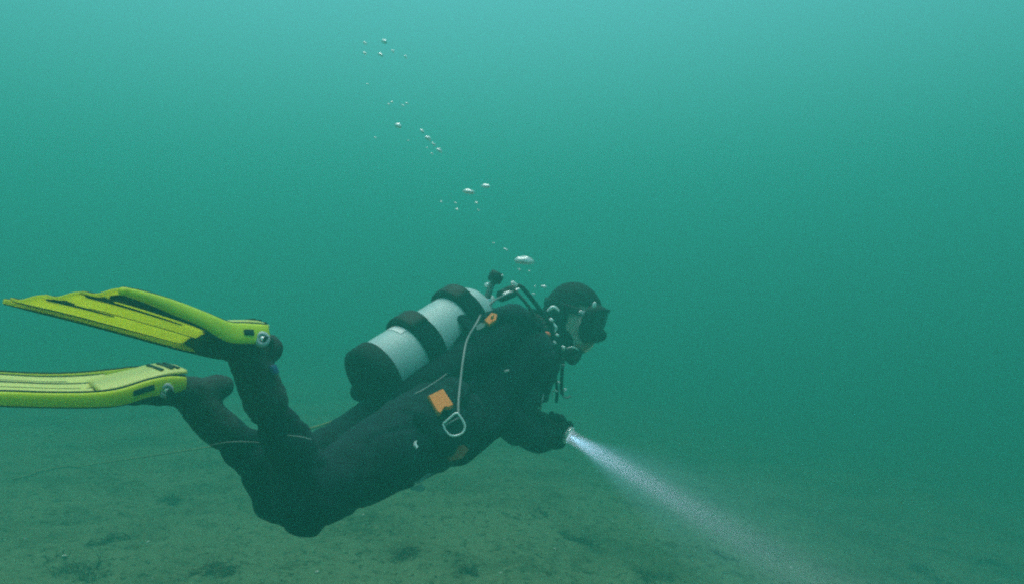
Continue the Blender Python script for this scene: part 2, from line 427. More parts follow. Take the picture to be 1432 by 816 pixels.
def make_body():
    mb = MB()
    # legs
    for hip, knee, ank, s in ((hipR, kneeR, ankR, 1), (hipL, kneeL, ankL, -1)):
        ax = (knee - hip).normalized(); sh = (ank - knee).normalized()
        kn_out = (ax - sh).normalized()
        limb(mb, [hip - ax * .02, hip.lerp(knee, .30), hip.lerp(knee, .68), knee - ax * .03 + kn_out * .004], [.122 if s > 0 else .108, .108 if s > 0 else .100, .089, .076])
        calf = (ax * -1 + sh * .3).normalized()
        limb(mb, [knee + kn_out * .012 - ax * .015, knee.lerp(ank, .30) + calf * .010, knee.lerp(ank, .62) + calf * .004, ank], [.074, .058, .044, .038])
        mb.ellipsoid(knee + kn_out * .018, ax * .062, sh * .070, ax.cross(sh).normalized() * .062)
    # torso
    prof = [(-.20, .105, .080, -.01), (-.10, .160, .104, .0), (.06, .185, .112, .0), (.28, .178, .112, -.008), (.52, .188, .128, -.015), (.74, .205, .132, -.008), (.92, .190, .115, .0), (1.06, .120, .085, .012), (1.16, .070, .065, .02)]
    rr = []
    for a in spline(prof, 34):
        c = C0 + (C1 - C0) * a[0] + NB * a[3]
        lf = LF.lerp((shL - shR).normalized(), max(0, min(1, a[0]))).normalized()
        lf = (lf - T * lf.dot(T)).normalized()
        nn = T.cross(lf); nn = nn if nn.dot(NB) > 0 else -nn
        ring = []
        for j in range(28):
            q = 2 * math.pi * j / 28; cx, sy = math.cos(q), math.sin(q)
            e = .85
            ring.append(c + lf * (a[1] * math.copysign(abs(cx) ** e, cx)) + nn * (a[2] * math.copysign(abs(sy) ** e, sy)))
        rr.append(ring)
    mb.rings(rr)
    # shoulders, arms
    mid = (shR + shL) / 2
    limb(mb, [mid - T * .01, mid.lerp(shR, .6), shR], [.105, .100, .088], 10)
    limb(mb, [mid - T * .01, mid.lerp(shL, .6), shL], [.105, .100, .088], 10)
    for a, b, c in ((shR, elR, wrR), (shL, elL, wrL)):
        limb(mb, [a, a.lerp(b, .45), b], [.086, .068, .056], 14)
        limb(mb, [b, b.lerp(c, .35), b.lerp(c, .8), c], [.056, .056, .046, .042], 14)
    # neck and head, with a face
    nb = mid + T * .05 + V3((0, 0, .02)); base = HEAD - hu * .075 - hf * .025
    limb(mb, [nb, nb.lerp(base, .5) + V3((0, 0, -.004)), base], [.085, .066, .064], 12)
    mb.ellipsoid(HEAD + hu * .012 - hf * .008, hf * .086, hr * .074, hu * .106)
    mb.ellipsoid(HEAD - hu * .058 + hf * .040, hf * .052, hr * .050, hu * .055)          # jaw
    limb(mb, [HEAD + hf * .088 + hu * .012, HEAD + hf * .108 - hu * .022], [.010, .014], 6)   # nose
    for s in (1, -1):
        mb.ellipsoid(HEAD + hf * .082 - hu * .048 + hr * (s * .012), hf * .014, hr * .020, hu * .008)      # lips
        mb.ellipsoid(HEAD + hf * .058 - hu * .018 + hr * (s * .045), hf * .030, hr * .024, hu * .026)      # cheeks
        mb.ellipsoid(HEAD + hf * .082 + hu * .022 + hr * (s * .030), hf * .010, hr * .016, hu * .009)      # brow and eye bulge
    me = merge_smooth(mb, 'body', .0085, 7)
    # folds of the suit: creases round bent joints and along slack cloth
    n = len(me.vertices); co = np.empty(n * 3); me.vertices.foreach_get('co', co); co = co.reshape(-1, 3)
    no = np.empty(n * 3); me.vertices.foreach_get('normal', no); no = no.reshape(-1, 3)
    def crease(q, centre, axis, rad, freq, amp):
        d = q - centre; l = d.length
        if l > rad: return 0
        w_ = (1 - (l / rad) ** 2) ** 2
        return amp * 1.4 * w_ * (.35 + .9 * max(0, noise.noise(q * 7 + axis) + .3)) * math.sin(d.dot(axis) * freq * .8 + 6.0 * noise.noise(q * 8))
    spots = [(kneeR - (ankR - kneeR).normalized() * -.05, ((ankR - kneeR).normalized() + (hipR - kneeR).normalized()).normalized().cross(V3((0, 0, 1))).cross((ankR - kneeR)).normalized(), .16, 95, .0050),
             (kneeR.lerp(ankR, .55), (ankR - kneeR).normalized(), .20, 120, .0042), (kneeL.lerp(ankL, .5), (ankL - kneeL).normalized(), .24, 110, .0042),
             (hipR, (kneeR - hipR).normalized(), .22, 85, .0050), (kneeR.lerp(hipR, .4), (kneeR - hipR).normalized(), .18, 90, .0036),
             (elR, (wrR - elR).normalized(), .14, 120, .005), (shR.lerp(elR, .4), (elR - shR).normalized(), .18, 100, .0042), (shR, (elR - shR).normalized(), .14, 90, .0040)]
    for i in range(n):
        q = V3(co[i])
        if (q - HEAD).length < .15: continue
        d = .0065 * noise.noise(q * 9) + .0040 * noise.noise(V3((q.x * 30, q.y * 30, q.z * 16))) - .006 * max(0, .16 - abs(noise.noise(V3((q.x * 7 + q.z * 6, q.y * 8, q.z * 13 - q.x * 5))))) / .16
        for s_ in spots: d += crease(q, *s_)
        co[i] += no[i] * d
    me.vertices.foreach_set('co', co.ravel()); me.update()
    mi = []
    for p in me.polygons:
        d = V3(p.center) - HEAD
        f_, u_ = d.dot(hf), d.dot(hu)
        mi.append(1 if (d.length < .15 and f_ > .0 and -.10 < u_ < .085) else 0)
    o = link(me, 'body', [SUIT, SKIN], person)
    me.polygons.foreach_set('material_index', mi)
    return o
make_body()

# hood: neoprene shell open at the face
def make_hood():
    nu, nv = 48, 34; V, Fc = [], []
    c = HEAD + hu * .005 - hf * .010
    grid = {}
    for i in range(nv + 1):
        a = math.pi * .86 * i / nv
        for j in range(nu):
            b = 2 * math.pi * j / nu
            d = hu * math.cos(a) + (hf * math.cos(b) + hr * math.sin(b)) * math.sin(a)
            p = c + hu * (.119 * math.cos(a)) + hf * (.098 * math.sin(a) * math.cos(b)) + hr * (.084 * math.sin(a) * math.sin(b))
            if d.dot(hf) > 0: p += hf * (.006 * d.dot(hf) * (1 - abs(d.dot(hf))) * 1.6 + .008 * max(0, d.dot(hu)) * d.dot(hf))
            p += d * (.0022 * noise.noise(p * 25) + .0014 * noise.noise(p * 70) + .0025 * noise.noise(V3((p.x * 12, p.y * 12, p.z * 45))))
            grid[i, j] = len(V); V.append(p)
    for i in range(nv):
        for j in range(nu):
            a = math.pi * .86 * (i + .5) / nv; b = 2 * math.pi * (j + .5) / nu
            fx = math.sin(a) * math.cos(b); uz = math.cos(a); rx = math.sin(a) * math.sin(b)
            if fx > .06 + .75 * max(0, uz) and uz < .45: continue
            Fc.append((grid[i, j], grid[i + 1, j], grid[i + 1, (j + 1) % nu], grid[i, (j + 1) % nu]))
    me = bpy.data.meshes.new('hood'); me.from_pydata([tuple(v) for v in V], [], Fc); me.update()
    o = link(me, 'hood', NEO, person)
    s_ = o.modifiers.new('s', 'SOLIDIFY'); s_.thickness = .006; s_.offset = -1
    # rolled seam over the crown and the collar skirt round the neck
    pts = []
    for a in [R(-88 + 176 * k / 24) for k in range(25)]:
        f_ = .022 + .012 * math.cos(a); g_ = math.sqrt(1 - (f_ / .100) ** 2)
        pts.append(c + hu * (.1205 * g_ * math.cos(a)) + hr * (.0850 * g_ * math.sin(a)) + hf * f_)
    MB().tube(pts, .0022, 8).build('seam', mat('seam_tape', (.055, .065, .065), .5), o)
    q0 = HEAD - hu * .085 - hf * .028; q1 = q0.lerp((shR + shL) / 2 + T * .05, .62)
    mb = MB(); ax = (q1 - q0)
    rr = []
    for k in range(8):
        g = k / 7; ce = q0 + ax * g; r_ = .078 + .018 * g * g + .003 * math.sin(g * 9)
        u = hf - ax.normalized() * hf.dot(ax.normalized()); u.normalize(); w_ = ax.normalized().cross(u)
        rr.append([ce + u * (r_ * .98 * math.cos(2 * math.pi * j / 28)) + w_ * (r_ * math.sin(2 * math.pi * j / 28)) for j in range(28)])
    mb.rings(rr, False, False).build('collar', NEO, person)
make_hood()

# gloves: palm, thumb and four bent fingers in one skin
LAMP = P(797, 609, 2.40)                                # front of the torch
BEAM = (P(1062, 768, 2.12) - LAMP).normalized()
def make_glove(wrist, grip_c, grip_ax, palm_side, name, k_=1.0):
    mb = MB(); ax = grip_ax.normalized()
    pd = (palm_side - ax * palm_side.dot(ax)).normalized()           # from the grip towards the palm
    sd_ = ax.cross(pd).normalized()
    palm = grip_c + pd * .044
    limb(mb, [wrist, wrist.lerp(palm, .55), palm - ax * .01], [.046, .042, .034], 10)
    mb.ellipsoid(palm, ax * .055, sd_ * .043, pd * .030)
    for k, (off, ln, r_) in enumerate(((.038, .92, .0130), (.013, 1.0, .0135), (-.012, .95, .0130), (-.036, .80, .0120))):
        b = grip_c + ax * off
        pts = [b + pd * .038 + sd_ * .022]
        for q in (30, 75, 120, 165):
            a = R(90 - q * ln); pts.append(b + pd * (math.sin(a) * .034) + sd_ * (math.cos(a) * .034))
        limb(mb, pts, [r_ * 1.1, r_, r_, r_ * .95, r_ * .85], 14)
    b = grip_c + ax * .030
    limb(mb, [palm - sd_ * .026 + ax * .004, palm - sd_ * .040 + ax * .020 - pd * .014, b - sd_ * .034 - pd * .018, b - sd_ * .012 - pd * .033], [.0165, .015, .0135, .0115], 12)
    me = merge_smooth(mb, name, .0034, 4)
    return link(me, 'glove', NEO, person)
GRIP_R = LAMP - BEAM * .060
make_glove(wrR, GRIP_R, BEAM, V3((.25, .05, -1)), 'glove')
GRIP_L = P(768, 596, 2.60)
make_glove(wrL, GRIP_L, V3((.8, .5, -.3)), wrL - GRIP_L, 'glove')
for a, b, m in ((wrR, elR, 1), (wrL, elL, 1)):
    MB().tube([a.lerp(b, -.02), a.lerp(b, .10), a.lerp(b, .2)], [.044, .047, .049], 20).build('cuff', NEO, person)

# boots
def make_boot(ank, knee, heel, toe, name):
    mb = MB(); sh = (knee - ank).normalized()
    limb(mb, [ank + sh * .10, ank + sh * .03, ank - sh * .012], [.047, .043, .040], 10)
    limb(mb, [heel, heel.lerp(ank, .7), heel.lerp(toe, .55), toe], [.034, .040, .037, .026], 14)
    me = merge_smooth(mb, name, .006, 5)
    for v in me.vertices:
        v.co += v.normal * (.004 * noise.noise(v.co * 22) + .002 * noise.noise(v.co * 60))
    return link(me, 'boot', BOOT, person)
make_boot(ankR, kneeR, P(374, 487, 1.60), P(285, 477, 1.44), 'boot'); make_boot(ankL, kneeL, P(306, 540, 1.76), P(178, 549, 1.58), 'boot')
# blue tab on the ankle and pale piping round the shins
t_ = (kneeR - ankR).normalized()
MB().box(P(383, 516, 1.54), t_ * .010, V3((.35, .93, .1)) * .009, V3((.9, -.35, .2)) * .004).build('ankle_tab', BLUE, person)
for pts in ([(292, 622, 1.69), (318, 617.5, 1.665), (345, 617, 1.675), (366, 618.5, 1.70)], [(402, 608, 1.515), (420, 610, 1.505), (436, 614, 1.52)]):
    MB().tube([V3(a) for a in spline([P(*q) for q in pts], 12)], .0012, 6).build('piping', PALE, person)

# ------------------------------------------------------------------ fins
UPF = V3((0, -.1, 1)).normalized()
make_fin('yellow swim fin with dark channels on the raised foot, seen from below',
    near=[(374, 467, 1.525), (345, 466, 1.48), (318, 464, 1.43), (282, 447, 1.35), (245, 432, 1.26), (210, 419, 1.16), (172, 407, 1.06)],
    far=[(345, 492, 1.66), (310, 492, 1.61), (282, 488, 1.54), (250, 482, 1.45), (165, 460, 1.33), (80, 438, 1.24), (6, 421, 1.17)],
    hh_near=[.021, .022, .021, .017, .014, .010, .006], hh_far=[.014, .014, .012, .009, .006, .005, .004], up=V3((.25, -.45, .86)),
    sole=[[(318, 450, 1.47), (340, 449, 1.50), (362, 450, 1.54), (377, 456, 1.56)], [(300, 452, 1.58), (325, 452, 1.61), (345, 452, 1.65), (362, 460, 1.67)]],
    pocket=[(372, 482, 1.60, .040, .036), (345, 484, 1.575, .044, .038), (310, 477, 1.53, .044, .032), (292, 473, 1.475, .044, .020), (278, 470, 1.43, .040, .008)],
    heel=(375, 470, 1.56), buckle_at=(366, 474, 1.50), slots=[(.62, .004), (.78, .004), (.93, .004)],
    ext=(.31, [(.06, .19, .0, .97, RUB, .9, 1.1), (.53, .585, .04, .80, RUB, 1, .6), (.33, .375, .35, .96, RUB, .5, 1.3), (.94, .985, .0, .98, RUB), (.27, .36, .10, .20, RUB), (.66, .70, .62, .97, RUB, .3, 1.3), (.16, .35, .86, .995, RUB, .5, 1.1), (.48, .60, .90, .995, RUB, .4, 1.1), (.84, .96, .91, .995, RUB, .4, 1.1)]), blade_m=YEL2, flip=.05, vents=[(.19, .013, .006, 0)])
make_fin('pale yellow swim fin on the lower foot, cut off by the left edge',
    near=[(258, 535, 1.640), (236, 538, 1.60), (209, 542, 1.555), (168, 554, 1.49), (126, 558, 1.43), (63, 558, 1.355), (0, 556, 1.285), (-70, 553, 1.22)],
    far=[(205, 518, 1.775), (182, 520, 1.74), (158, 523, 1.695), (110, 527, 1.62), (55, 528, 1.55), (-20, 524, 1.47), (-110, 520, 1.40), (-190, 516, 1.33)],
    hh_near=[.015, .021, .019, .0178, .0150, .0135, .0125, .006], hh_far=[.010, .012, .012, .011, .010, .009, .008, .005], up=V3((.1, -.25, .96)),
    sole=[[(140, 546, 1.455), (172, 539, 1.50), (209, 528, 1.56), (239, 521, 1.605), (263, 519, 1.645)], [(120, 532, 1.60), (150, 524, 1.64), (180, 517, 1.69), (207, 510, 1.735), (232, 508, 1.775)]],
    pocket=[(250, 535, 1.70, .044, .026), (225, 538, 1.66, .052, .032), (190, 544, 1.60, .054, .026), (160, 548, 1.545, .050, .016), (135, 550, 1.50, .044, .008)],
    heel=(258, 535, 1.66), buckle_at=(231, 545, 1.585), slots=[(.70, .0046), (.83, .0046), (.95, .0042)],
    ext=(.34, [(.03, .09, .0, .97, RUB), (.36, .395, .30, .99, RUB, .4, 1), (.60, .63, .10, .99, RUB, .4, 1), (.82, .84, .25, .99, RUB), (.94, .97, .0, .98, RUB)]), blade_m=CREAM, flip=.045, vents=[(.345, .026, .006, .002)])

# ------------------------------------------------------------------ cylinder on the back
TB, TT = P(511, 534, 1.99), P(677, 425, 2.30)
tax = (TT - TB).normalized(); tl = (TT - TB).length; tr = .091
back_up = (V3((0, 0, 1)) - tax * tax.z).normalized()
tank = empty('scuba_tank', TB, 'pale grey scuba tank with black boot and two straps on the back of the diver', 'scuba tank')
MB().lathe(TB + tax * .02, tax, [(0, .060), (.004, tr - .004), (.012, tr)] + [(h, tr) for h in (.1, .2, .3, tl - .115)] + [(tl - .115 + .085 * math.sin(R(a)), .020 + (tr - .020) * math.cos(R(a))) for a in (15, 30, 45, 60, 72, 82, 90)] + [(tl - .02, .016), (tl - .012, .016)], 48).build('cylinder', ALU, tank)
MB().lathe(TB, tax, [(0, .045), (.0, .078), (.006, tr + .004), (.048, tr + .006), (.053, tr + .005), (.054, tr - .002)], 48).build('tank_boot', mat('hazed_boot_rubber', (.018, .027, .028), .8, noise_amt=.6, noise_scale=18, spec=.1), tank)  # black boot rubber lightened, with water haze put into its colour
for c_, wd in ((.395, .066), (.765, .060)):
    o_ = TB + tax * (tl * c_ - wd / 2)
    bd = MB().lathe(o_, tax, [(-.0, tr + .0005), (.0, tr + .006), (.003, tr + .008), (wd - .003, tr + .008), (wd, tr + .006), (wd, tr + .0005)], 48).build('strap', VEST, tank)
    side = back_up.cross(tax).normalized(); rr = []
    for k in range(9):                                     # curved cam buckle, thicker than the webbing
        a = R(-38 + 9.5 * k); d = back_up * math.cos(a) + side * math.sin(a); h_ = .016 * math.sin(math.pi * (k + .6) / 9.2) ** .5
        rr.append([o_ + tax * (wd * x) + d * (tr + .006 + h_ * y) for x, y in ((.02, 0), (.04, .8), (.16, 1), (.84, 1), (.96, .8), (.98, 0))])
    MB().rings(rr).build('buckle', RUB, bd)
# small white test label on the top of the cylinder
rr = [[TB + tax * (tl * g) + (back_up * math.cos(a) + back_up.cross(tax) * math.sin(a)) * (tr + .0015) for g in (.275, .29, .305, .32)] for a in [R(-28 + 9 * k) for k in range(5)]]
MB().rings(rr, False, False, False).build('sticker', WHITE, tank)
# valve, knob and first stage
VN = TB + tax * (tl - .012)
MB().lathe(VN, tax, [(0, .017), (.012, .017), (.014, .021), (.03, .021), (.032, .014), (.05, .014), (.052, .0)], 20).build('valve', CHROME, tank)
kn = P(693, 388, 2.30)
MB().tube([VN + tax * .02, VN.lerp(kn, .6), kn], [.012, .010, .009], 12).build('valve_stem', mat('dull_brass', (.14, .17, .16), .5), tank)
kd = (kn - VN).normalized()
MB().lathe(kn - kd * .018, kd, [(0, .012), (.003, .020), (.010, .023), (.028, .023), (.036, .019), (.038, .0)], 16).build('valve_knob', RUB, tank)

# ------------------------------------------------------------------ breathing regulator with hoses
FS = P(712, 409, 2.36)
reg = empty('regulator', FS, 'black breathing regulator with hoses from the tank valve to the mouth of the diver', 'regulator')
fd = (P(724, 404, 2.40) - P(700, 414, 2.33)).normalized()
MB().lathe(P(700, 414, 2.335), fd, [(0, .010), (.002, .019), (.02, .020), (.022, .015), (.034, .015), (.036, .021), (.062, .021), (.066, .016), (.067, 0)], 22).build('first_stage', RUB, reg)
for (x, y, d_, r_) in ((682, 398, 2.30, .011), (687, 395, 2.30, .008), (701, 386, 2.29, .007)):
    MB().ellipsoid(P(x, y, d_), V3((r_, 0, 0)), V3((0, r_, 0)), V3((.3 * r_, 0, .7 * r_)), 12, 8).build('port_plug', CHROME, reg)
for a, b, r_ in (((705, 411.5, 2.325), (713, 409, 2.335), .0065), ((716, 408.5, 2.33), (725, 404.5, 2.345), .0055), ((717, 396, 2.35), (721, 399, 2.36), .007)):
    MB().tube([P(*a), P(*a).lerp(P(*b), .5), P(*b)], [r_, r_ * 1.1, r_], 12, True).build('hose_fitting', CHROME, reg)
MB().tube([V3(a) for a in spline([P(*q) for q in ((720, 399, 2.37), (730, 402, 2.37), (744, 418, 2.38), (757, 436, 2.40), (768, 452, 2.41), (777, 476, 2.42), (788, 494, 2.44), (796, 498, 2.455))], 40)], .0075, 12).build('hose', RUB, reg)
SS = P(801, 496, 2.475); sdv = (hf * .8 + V3((.1, -.55, -.25))).normalized()
s2 = MB().lathe(SS - sdv * .02, sdv, [(0, .018), (.004, .028), (.022, .033), (.032, .032), (.036, .026), (.034, .022), (.037, .012), (.038, 0)], 28).build('second_stage', RUB, reg)
MB().lathe(SS + sdv * .0155, sdv, [(0, .011), (.003, .010), (.0035, 0)], 18).build('purge_button', mat('grey_rubber', (.05, .055, .055), .4), s2)
MB().tube([SS - sdv * .012, SS.lerp(HEAD + hf * .085 - hu * .048, .6), HEAD + hf * .088 - hu * .048], [.016, .015, .013], 14).build('mouthpiece', mat('amber_silicone', (.30, .12, .05), .5), s2)
MB().tube([V3(a) for a in spline([P(*q) for q in ((793, 487, 2.445), (800, 484.5, 2.44), (808, 488, 2.46))], 8)], .0030, 8, True).build('trim', CHROME, s2)

# ------------------------------------------------------------------ mask
mask = empty('dive_mask', HEAD + hf * .08, 'black diving mask strapped over the hood of the diver', 'mask')
mc = HEAD + hf * .036 + hu * .008
def mring(f, ru, rrr, du=0, dn=0):
    """rounded outline with a notch over the nose"""
    out = []
    for j in range(40):
        a = 2 * math.pi * j / 40; ca, sa = math.cos(a), math.sin(a)
        e = .62
        u_ = ru * math.copysign(abs(sa) ** e, sa); r_ = rrr * math.copysign(abs(ca) ** e, ca)
        if sa < 0: u_ *= (1 + dn * (1 - abs(ca)) )
        # curve back at the sides to follow the face
        out.append(mc + hf * (f - .030 * (r_ / .08) ** 2 - .010 * max(0, -u_ / .05)) + hu * (u_ + du) + hr * r_)
    return out
MB().rings([mring(.046, .060, .080, -.004, .30), mring(.048, .064, .083, -.004, .30), mring(.054, .062, .082, -.003, .32), mring(.062, .056, .081, 0, .36), mring(.070, .050, .080, 0, .36), mring(.072, .046, .074, 0, .3)], False, False).build('skirt', RUB, mask)
MB().rings([mring(.066, .050, .080, 0, .34), mring(.074, .053, .083, 0, .34), mring(.082, .051, .081, 0, .34), mring(.083, .043, .072, 0, .2), mring(.076, .042, .071, 0, .2)], False, False).build('frame', NEO, mask)
glass = mat('mask_glass', (.010, .016, .016), .05, spec=.6)
MB().rings([mring(.079, .042, .072, 0, .2), mring(.0795, .001, .001)], False, True).build('lens', glass, mask)
MB().ellipsoid(mc + hf * .066 - hu * .040, hf * .026, hr * .020, hu * .024, 16, 10).build('nose_pocket', RUB, mask)
pts = []
for k in range(41):
    a = math.pi * k / 40
    pts.append(HEAD + hu * (.030 + .012 * math.sin(a)) + hr * (.092 * math.cos(a)) + hf * (.052 - .166 * math.sin(a) ** .9))
MB().tube(pts, .013, 10, squash=(1.0, .22), ref=hu).build('strap', RUB, mask)
MB().box(HEAD + hr * .094 + hf * .050 + hu * .030, hf * .010, hu * .008, hr * .005).build('buckle', GREYP, mask)
for (x, y, d_, a, b) in ((831, 426, 2.45, .0075, .011), (812, 435, 2.43, .0045, .0035)):
    MB().ellipsoid(P(x, y, d_), V3((a, 0, 0)), V3((0, .004, 0)), V3((a * .25, 0, b)), 14, 8).build('clip', CHROME, mask)  # glints on the mask, put in as small bright studs

# ------------------------------------------------------------------ buoyancy vest
vest = empty('buoyancy_vest', C0 + NB * .1, 'black buoyancy vest with orange tabs and steel ring on the torso of the diver', 'vest')
def shell(prof, extra, a0, a1, name, m, n=26, seg=36, th=.012, puff=0.0):
    rr = []
    for a in spline(prof, n):
        c = C0 + (C1 - C0) * a[0] + NB * a[3]
        lf = LF.lerp((shL - shR).normalized(), max(0, min(1, a[0]))).normalized(); lf = (lf - T * lf.dot(T)).normalized()
        nn = T.cross(lf); nn = nn if nn.dot(NB) > 0 else -nn
        ring = []
        for j in range(seg):
            q = a0 + (a1 - a0) * j / (seg - 1); cx, sy = math.cos(q), math.sin(q)
            p = c + lf * ((a[1] + extra) * math.copysign(abs(cx) ** .85, cx)) + nn * ((a[2] + extra) * math.copysign(abs(sy) ** .85, sy))
            k = noise.noise(p * 14) * .006 + noise.noise(p * 34) * .0025
            ring.append(p + (p - c).normalized() * (k + puff * math.sin(math.pi * j / (seg - 1)) * 1.0))
        rr.append(ring)
    me = MB().rings(rr, False, False, False).mesh(name)
    o = link(me, name, m, vest)
    s_ = o.modifiers.new('s', 'SOLIDIFY'); s_.thickness = th; s_.offset = 1
    return o
VP = [(.04, .190, .112, .0), (.28, .184, .115, -.008), (.52, .194, .130, -.015), (.76, .206, .134, -.008), (.94, .185, .112, .0)]
jk = shell(VP, .006, R(-90), R(269.9), 'jacket', VEST, seg=48)
MB().tube([V3(a) for a in spline([P(*q) for q in ((628, 505, 2.10), (652, 472, 2.135), (686, 448, 2.18), (722, 446, 2.23), (752, 466, 2.27))], 24)], [.020, .026] + [.036] * 18 + [.036, .034, .030, .022], 14, True, squash=(.8, 1.1)).build('shoulder_pad', VEST, vest)
# air cell: two puffed lobes beside the cylinder
for s_ in (1, -1):
    mb = MB()
    lat = back_up.cross(tax).normalized() * s_
    c_ = [TB + tax * (tl * g) - back_up * (.052 + .02 * g) + lat * x for g, x in ((.06, .085), (.25, .112), (.5, .120), (.75, .112), (.98, .080))]
    q = spline([(*p, r_) for p, r_ in zip(c_, (.035, .052, .058, .062, .060))], 20)
    mb.tube([V3(a[:3]) for a in q], [float(a[3]) for a in q], 18, True, squash=(.85, 1.15), ref=back_up)
    me = mb.mesh('air_cell')
    for v in me.vertices: v.co += v.co.normalized() * (.005 * noise.noise(v.co * 16))
    link(me, 'air_cell', VEST, vest)
MB().box(TB.lerp(TT, .5) - back_up * .094, tax * (tl * .40), back_up.cross(tax) * .11, back_up * .008).build('backplate', RUB, vest)
# fittings that lie on the cloth: found by casting a line of sight onto the finished torso
def on_body(px, py):
    dg = bpy.context.evaluated_depsgraph_get(); o = V3((0, 0, CAM_H)); di = (P(px, py, 1) - o).normalized()
    ok, loc, nor, *_ = sc.ray_cast(dg, o + di * .2, di)
    if nor.dot(di) > 0: nor = -nor
    return loc, nor
def patch(poly, th, lift, name, m, parent=vest):
    """a flat plate with a traced outline, laid on the torso with its own thickness"""
    cx = sum(p[0] for p in poly) / len(poly); cy = sum(p[1] for p in poly) / len(poly)
    loc, nor = on_body(cx, cy); c = loc + nor * lift
    o = V3((0, 0, CAM_H)); nor = (nor + (o - loc).normalized() * .6 + V3((0, 0, .6))).normalized()
    pts = []
    for x, y in poly:
        di = (P(x, y, 1) - o); t = (c - o).dot(nor) / di.dot(nor); pts.append(o + di * t)
    k = [sum(((p - c) for p in pts), V3()) / len(pts) + c][0]
    rr = [[p - nor * th for p in pts], [p + nor * th * .4 for p in pts], [k + (p - k) * .93 + nor * th for p in pts]]
    return MB().rings(rr).build(name, m, parent, False)
def strip(pts, r_, name, m, lift=.004, squash=None, parent=vest, n=20):
    q = []
    for x, y in pts:
        loc, nor = on_body(x, y); q.append((loc + nor * lift, nor))
    pp = [V3(a) for a in spline([a[0] for a in q], n)]
    return MB().tube(pp, r_, 8, True, squash=squash, ref=q[len(q) // 2][1] if squash else None).build(name, m, parent)
strip([(648, 446), (668, 470), (676, 500), (668, 530), (650, 560)], .022, 'shoulder_strap', VEST, .002, (.28, 1.0))
strip([(588, 585), (612, 612), (630, 626), (638, 632)], .020, 'waist_strap', VEST, .002, (.25, 1.0))
pk = patch([(652, 545), (700, 530), (716, 575), (690, 606), (655, 612)], .012, .008, 'pocket', VEST)
patch([(598, 554), (619, 544), (634, 567), (627, 570), (621, 570), (615, 579), (611, 577)], .007, .010, 'orange_tab', ORANGE)
tb = patch([(677, 449), (687, 438), (695, 440), (694, 448), (684, 455)], .006, .010, 'orange_tab', ORANGE)
patch([(686.5, 443.5), (689, 441.5), (690.5, 442), (688, 444.5)], .008, .013, 'slot', mat('amber', (.62, .30, .04), .5), tb)
patch([(665, 456), (672, 451), (681, 452), (677, 457), (671, 461), (666, 462)], .004, .008, 'side_buckle', PALE)
patch([(630, 626), (648, 621), (655, 628), (646, 640), (628, 645), (625, 638)], .004, .003, 'lower_pocket', ORANGE2)
patch([(574, 677), (584, 666), (599, 660), (604, 661), (599, 665), (586, 675)], .004, .006, 'pale_tab', PALE)
patch([(574, 681), (590, 676), (595, 682), (592, 688), (578, 687)], .007, .004, 'side_buckle', RUB)
for pl in ([(579, 617), (582, 615.5), (581, 620), (584, 624), (582, 627), (579, 622)], [(705, 517.5), (712, 516), (712, 519), (705, 520)]):
    patch(pl, .003, .006, 'glint_plate', STEEL if pl[0][0] < 600 else PALE)  # white glints on the suit, put in as small pale plates
# steel ring
c, nor = on_body(636, 594); o_ = V3((0, 0, CAM_H)); nor = (o_ - c).normalized() * .9 + nor * .3; nor.normalize(); c = c + nor * .016
ring = [(619, 592), (628, 584.5), (638, 577), (645, 584), (650, 594), (648, 603), (640, 608), (630, 608), (623, 601), (619, 592)]
pts = []
for x, y in ring:
    di = P(x, y, 1) - o_; pts.append(o_ + di * ((c - o_).dot(nor) / di.dot(nor)))
dr = MB().tube([V3(a) for a in spline(pts, 46)], .0030, 10).build('ring', STEEL, vest)
mid_ = [pts[0].lerp(pts[2], .0).lerp(pts[8], .35), pts[2].lerp(pts[4], .35)]
MB().tube([mid_[0], mid_[0].lerp(mid_[1], .5), mid_[1]], .0022, 8).build('crossbar', PALE, dr)
# thin grey low pressure hose over the shoulder, and a cord along the flank
hp = [P(*q) for q in ((722, 406, 2.33), (705, 413, 2.29), (690, 421, 2.24), (676, 434, 2.19))]
for x, y in ((664, 455), (654, 479), (647, 504), (642.5, 535), (639, 560), (638, 580)):
    loc, nor = on_body(x, y); hp.append(loc + nor * .008)
MB().tube([V3(a) for a in spline(hp, 70)], .0034, 10).build('inflator_hose', HOSE, vest)
strip([(581, 552), (600, 541), (624, 523)], .0016, 'flank_cord', PALE, .004, n=30)
# chest clips and the small red light
cd = 2.36
clips = [((766, 434), (774, 429), (781, 434)), ((774, 452), (777, 458), (776, 463)), ((772, 476), (776, 480), (774, 477)), ((770, 494), (773, 501), (777, 503)), ((766, 512), (772, 516), (775, 512)), ((787, 484), (788, 486), (788, 488))]
for k, q in enumerate(clips):
    MB().tube([V3(a) for a in spline([P(x, y, cd - .012 * (k % 2)) for x, y in q], 12)], [.0042, .0048, .0055, .006, .0065, .006, .006, .0055, .0055, .005, .0045, .004], 10, True).build('clip', CHROME, vest)
MB().tube([V3(a) for a in spline([P(x, y, 2.35) for x, y in ((774, 440), (771, 462), (773, 490), (776, 520), (779, 545), (778, 562))], 30)], .010, 10, squash=(1, .5)).build('chest_strap', VEST, vest)
MB().tube([V3(a) for a in spline([P(x, y, 2.36) for x, y in ((788, 500), (786, 520), (785, 540), (786, 551))], 16)], .006, 10).build('gauge_hose', RUB, vest)
MB().tube([V3(a) for a in spline([P(x, y, 2.34) for x, y in ((773, 556), (772, 549), (776, 545), (779, 547))], 16)], .0026, 8, True).build('clip', CHROME, vest)
MB().ellipsoid(P(790, 545, 2.35), V3((.006, 0, .002)), V3((0, .005, 0)), V3((.0, 0, .006)), 12, 8).build('clip', CHROME, vest)
